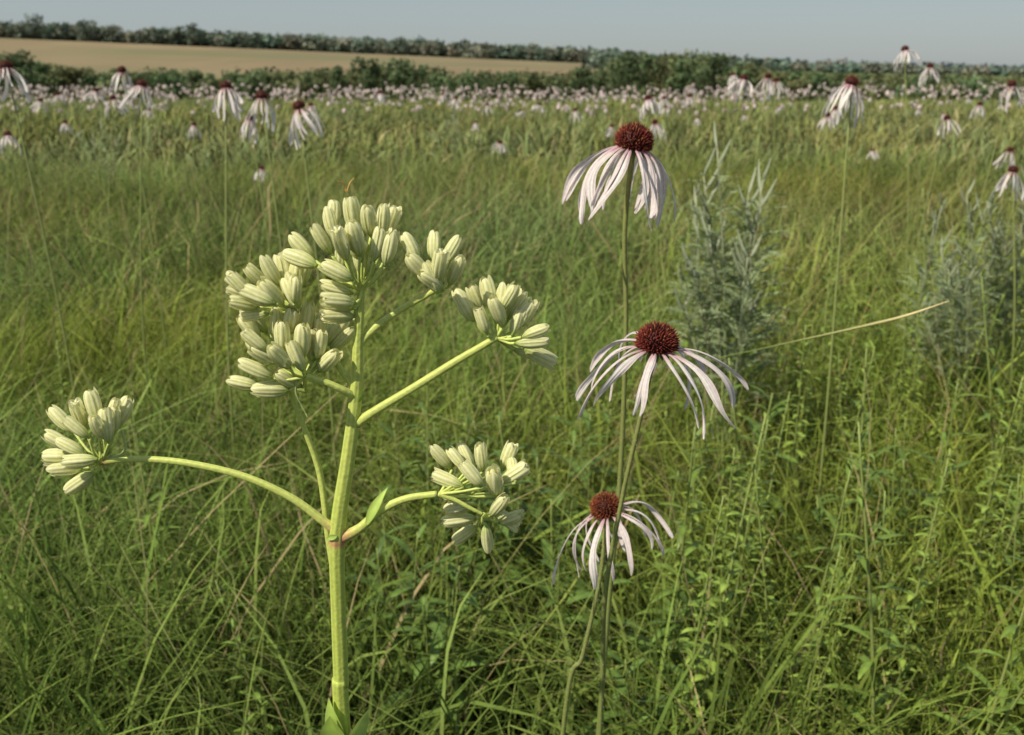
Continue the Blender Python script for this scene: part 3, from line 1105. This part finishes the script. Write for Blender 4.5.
def cluster(hub, items, extra=None, seed=0, back=0):
    rs = random.Random(seed)
    hp = W(*hub)
    mb = MB()
    heads = []
    items = list(items)
    for k in range(back):
        it = rs.choice(items)
        items.append((it[0] + rs.uniform(-9, 9), it[1] + rs.uniform(-7, 7), it[2] + rs.uniform(-14, 14), it[3] + rs.uniform(-10, 10), -10 - rs.uniform(0, 6) if k % 2 else rs.uniform(2, 12)))
    for it in items:
        bx, by, tx, ty, dz = it
        bx += rs.uniform(-3.5, 3.5)
        by += rs.uniform(-3, 3)
        tx += rs.uniform(-6, 6)
        ty += rs.uniform(-5, 5)
        d = dz * 1.35 - 6 + rs.uniform(-5, 5)
        tl = rs.uniform(-6, 7) + (dz - 3) * .35
        b = W(bx, by, d)
        tpt = W(tx, ty, d + tl)
        ln = (tpt - b).length
        heads.append((b, (tpt - b).normalized(), min(max(ln, .0140), .0165) * rs.uniform(.88, 1.06)))
        m1_ = hp.lerp(b, .5) + Vector((0, 0, -.0012)) + Vector((rs.uniform(-.001, .001), rs.uniform(-.001, .001), 0))
        b2 = b - (tpt - b).normalized() * .001
        tube(mb, [Vector((0, 0, 0)), m1_ - hp, b2 - hp], r2(.9, .65, .75), gstem(SG2, (0.52, 0.60, 0.17)), 10, 7)
    if extra:
        for e in extra:
            tube(mb, [W(*p) - hp for p in e[0]], r2(*e[1]), (lambda cc: (lambda t, a: cc))(e[2]), 16, 6)
    o2 = obj("flower_cluster", mb.mesh("flower_cluster", M_stem), hp - base, parent=root)
    for b, dd, ln in heads:
        h = obj("flower_head", rs.choice(buds), b - hp, parent=o2)
        h.rotation_mode = 'QUATERNION'
        h.rotation_quaternion = dd.to_track_quat('Z', 'Y') @ Quaternion((0, 0, 1), rs.uniform(0, 6.28))
        wsc = rs.uniform(.90, 1.10)
        h.scale = (ln * wsc, ln * wsc, ln)


cluster((361, 290, 0), [(352, 232, 345, 192, 0), (368, 232, 366, 196, 4), (382, 234, 386, 195, -4), (372, 258, 380, 222, 8), (358, 255, 353, 216, 10),
                        (338, 240, 322, 208, 0), (345, 258, 332, 226, 10), (328, 254, 308, 226, 4), (314, 262, 290, 232, -4), (318, 268, 284, 250, 4), (352, 278, 320, 264, 10),
                        (348, 292, 314, 284, 6), (352, 304, 314, 296, 9), (385, 262, 389, 228, -8), (340, 272, 345, 238, -8), (356, 318, 324, 320, 8), (388, 236, 393, 202, -10),
                        (362, 275, 364, 240, 4), (330, 232, 334, 202, -8)],
        [([(346, 192, 0), (344, 184, 0), (338, 181, 2)], (.35, .3, .2), (0.55, 0.28, 0.07)), ([(347, 192, 0), (350, 183, 0), (354, 178, -2)], (.35, .3, .2), (0.6, 0.35, 0.1))], 1, 6)
cluster((438, 289, -3), [(416, 262, 401, 230, 0), (430, 258, 434, 226, -4), (444, 262, 460, 234, 0), (426, 280, 412, 252, 6), (438, 278, 438, 246, 8), (447, 284, 459, 256, 4),
                         (436, 292, 428, 266, 10)], None, 2, 1)
cluster((496, 338, 0), [(476, 318, 454, 290, 0), (480, 312, 468, 280, -5), (490, 312, 486, 280, 0), (502, 314, 504, 280, 4), (510, 318, 522, 286, 0), (516, 324, 540, 298, 0),
                        (500, 328, 492, 298, 8), (512, 332, 524, 308, 8), (520, 338, 550, 326, 4), (526, 347, 558, 360, 0), (486, 332, 472, 306, 8), (518, 344, 552, 344, 6)], None, 3, 3)
cluster((304, 377, 7), [(275, 336, 272, 300, 0), (290, 332, 292, 297, 4), (305, 337, 308, 302, 4), (318, 342, 322, 308, 0), (258, 340, 242, 312, 0), (285, 352, 280, 318, 10),
                        (300, 354, 300, 320, 12), (314, 358, 320, 324, 8), (268, 354, 246, 332, 8), (278, 364, 248, 348, 10), (274, 374, 244, 362, 6), (290, 370, 268, 346, 14), (304, 372, 294, 340, 16),
                        (258, 384, 222, 376, 0), (285, 388, 250, 388, 4), (318, 372, 336, 344, 8), (328, 352, 348, 326, 0), (298, 388, 278, 366, 8), (322, 345, 344, 318, -6), (266, 334, 246, 306, -6)],
        [([(298, 376, 6), (296, 392, 4), (304, 410, 2), (308, 418, 2)], (.6, .5, .4, .3), (0.46, 0.52, 0.2))], 4, 4)
cluster((298, 306, -8), [(256, 300, 220, 280, 0), (254, 292, 228, 268, 0), (266, 288, 246, 258, 0), (276, 286, 264, 252, 2), (288, 286, 284, 254, 0), (296, 292, 299, 260, -4), (260, 308, 222, 300, 4),
                         (272, 304, 240, 288, 8), (284, 304, 262, 276, 8), (298, 306, 290, 274, 4), (266, 316, 234, 316, 2), (302, 284, 308, 256, -6)], None, 5, 3)
cluster((101, 462, 0), [(84, 425, 76, 396, 0), (96, 422, 94, 393, 2), (108, 424, 112, 395, 0), (118, 428, 128, 400, -2), (72, 432, 54, 408, 0), (86, 440, 66, 414, 8), (100, 440, 90, 408, 10),
                        (72, 446, 42, 428, 0), (86, 452, 56, 438, 6), (76, 458, 42, 452, 0), (82, 468, 46, 472, 2), (90, 474, 64, 494, 4), (112, 442, 110, 412, 8), (94, 462, 64, 458, 8)],
        [([(101, 462, 0), (105, 450, 0), (106, 432, 0)], (.9, .8, .7), (0.44, .5, .2)), ([(101, 461, 0), (124, 452, 0), (122, 430, 0)], (.9, .7, .6), (0.44, .5, .2))], 6, 3)
cluster((440, 494, 5), [(454, 468, 428, 450, 0), (462, 472, 442, 448, 4), (472, 468, 460, 440, 0), (484, 470, 480, 440, -2), (500, 468, 516, 438, -2), (504, 482, 526, 464, 0),
                        (462, 484, 426, 474, 4), (470, 494, 436, 492, 6), (480, 488, 464, 462, 8), (494, 492, 494, 464, 6), (474, 506, 442, 510, 6)], None, 7, 2)
cluster((483, 514, 4), [(478, 524, 460, 538, 0), (486, 526, 490, 562, 2), (500, 520, 532, 515, 0), (490, 516, 506, 494, 4), (472, 518, 446, 518, 0), (492, 514, 514, 530, -4)], None, 8, 0)


def main_leaf(pts_uv, L_, W_, up, bend, c1, c2):
    b = W(*pts_uv[0])
    tp = W(*pts_uv[1])
    mb = MB()
    leaf(mb, Vector((0, 0, 0)), (tp - b), up, L_, W_, c1, c2, bend, .45, 14, .8, .02)
    obj("leaf", mb.mesh("leaf", M_leaf), b - base, parent=root)


LG, LG2 = (0.34, 0.46, 0.10), (0.28, 0.40, 0.08)
main_leaf([(367, 524, 6), (386, 482, 8)], .0215, .0050, Vector((-.5, -1, 0.3)), .35, (0.42, 0.54, 0.12), LG)
main_leaf([(346, 748, 4), (322, 692, 8)], .032, .012, Vector((-.6, -1, .2)), .15, (0.40, 0.52, 0.12), LG)
main_leaf([(346, 750, 5), (370, 698, 5)], .030, .010, Vector((.8, -1, .3)), -.2, (0.44, 0.55, 0.14), LG)
main_leaf([(338, 744, 5), (330, 722, 10)], .020, .014, Vector((-.2, -1, .3)), .2, (0.36, 0.48, 0.10), LG2)
main_leaf([(358, 402, 3), (366, 386, 3)], .007, .0022, Vector((1, -1, 0.3)), .2, LG, LG2)
main_leaf([(337, 536, 4), (322, 540, 4)], .006, .0026, Vector((0, -1, 0.3)), .2, LG, LG2)
# large basal leaves near the ground
for k in range(6):
    a = k * 1.05 + .3
    mb = MB()
    d = Vector((math.cos(a), math.sin(a), 1.3))
    leaf(mb, Vector((0, 0, 0)), d, Vector((0, 0, 1)), .17, .06, (0.10, 0.16, 0.05), (0.08, 0.12, 0.04), 1.4, .2, 12)
    obj("leaf", mb.mesh("leaf", M_leaf), (math.cos(a) * .005, math.sin(a) * .005, .04 + .02 * k), parent=root)
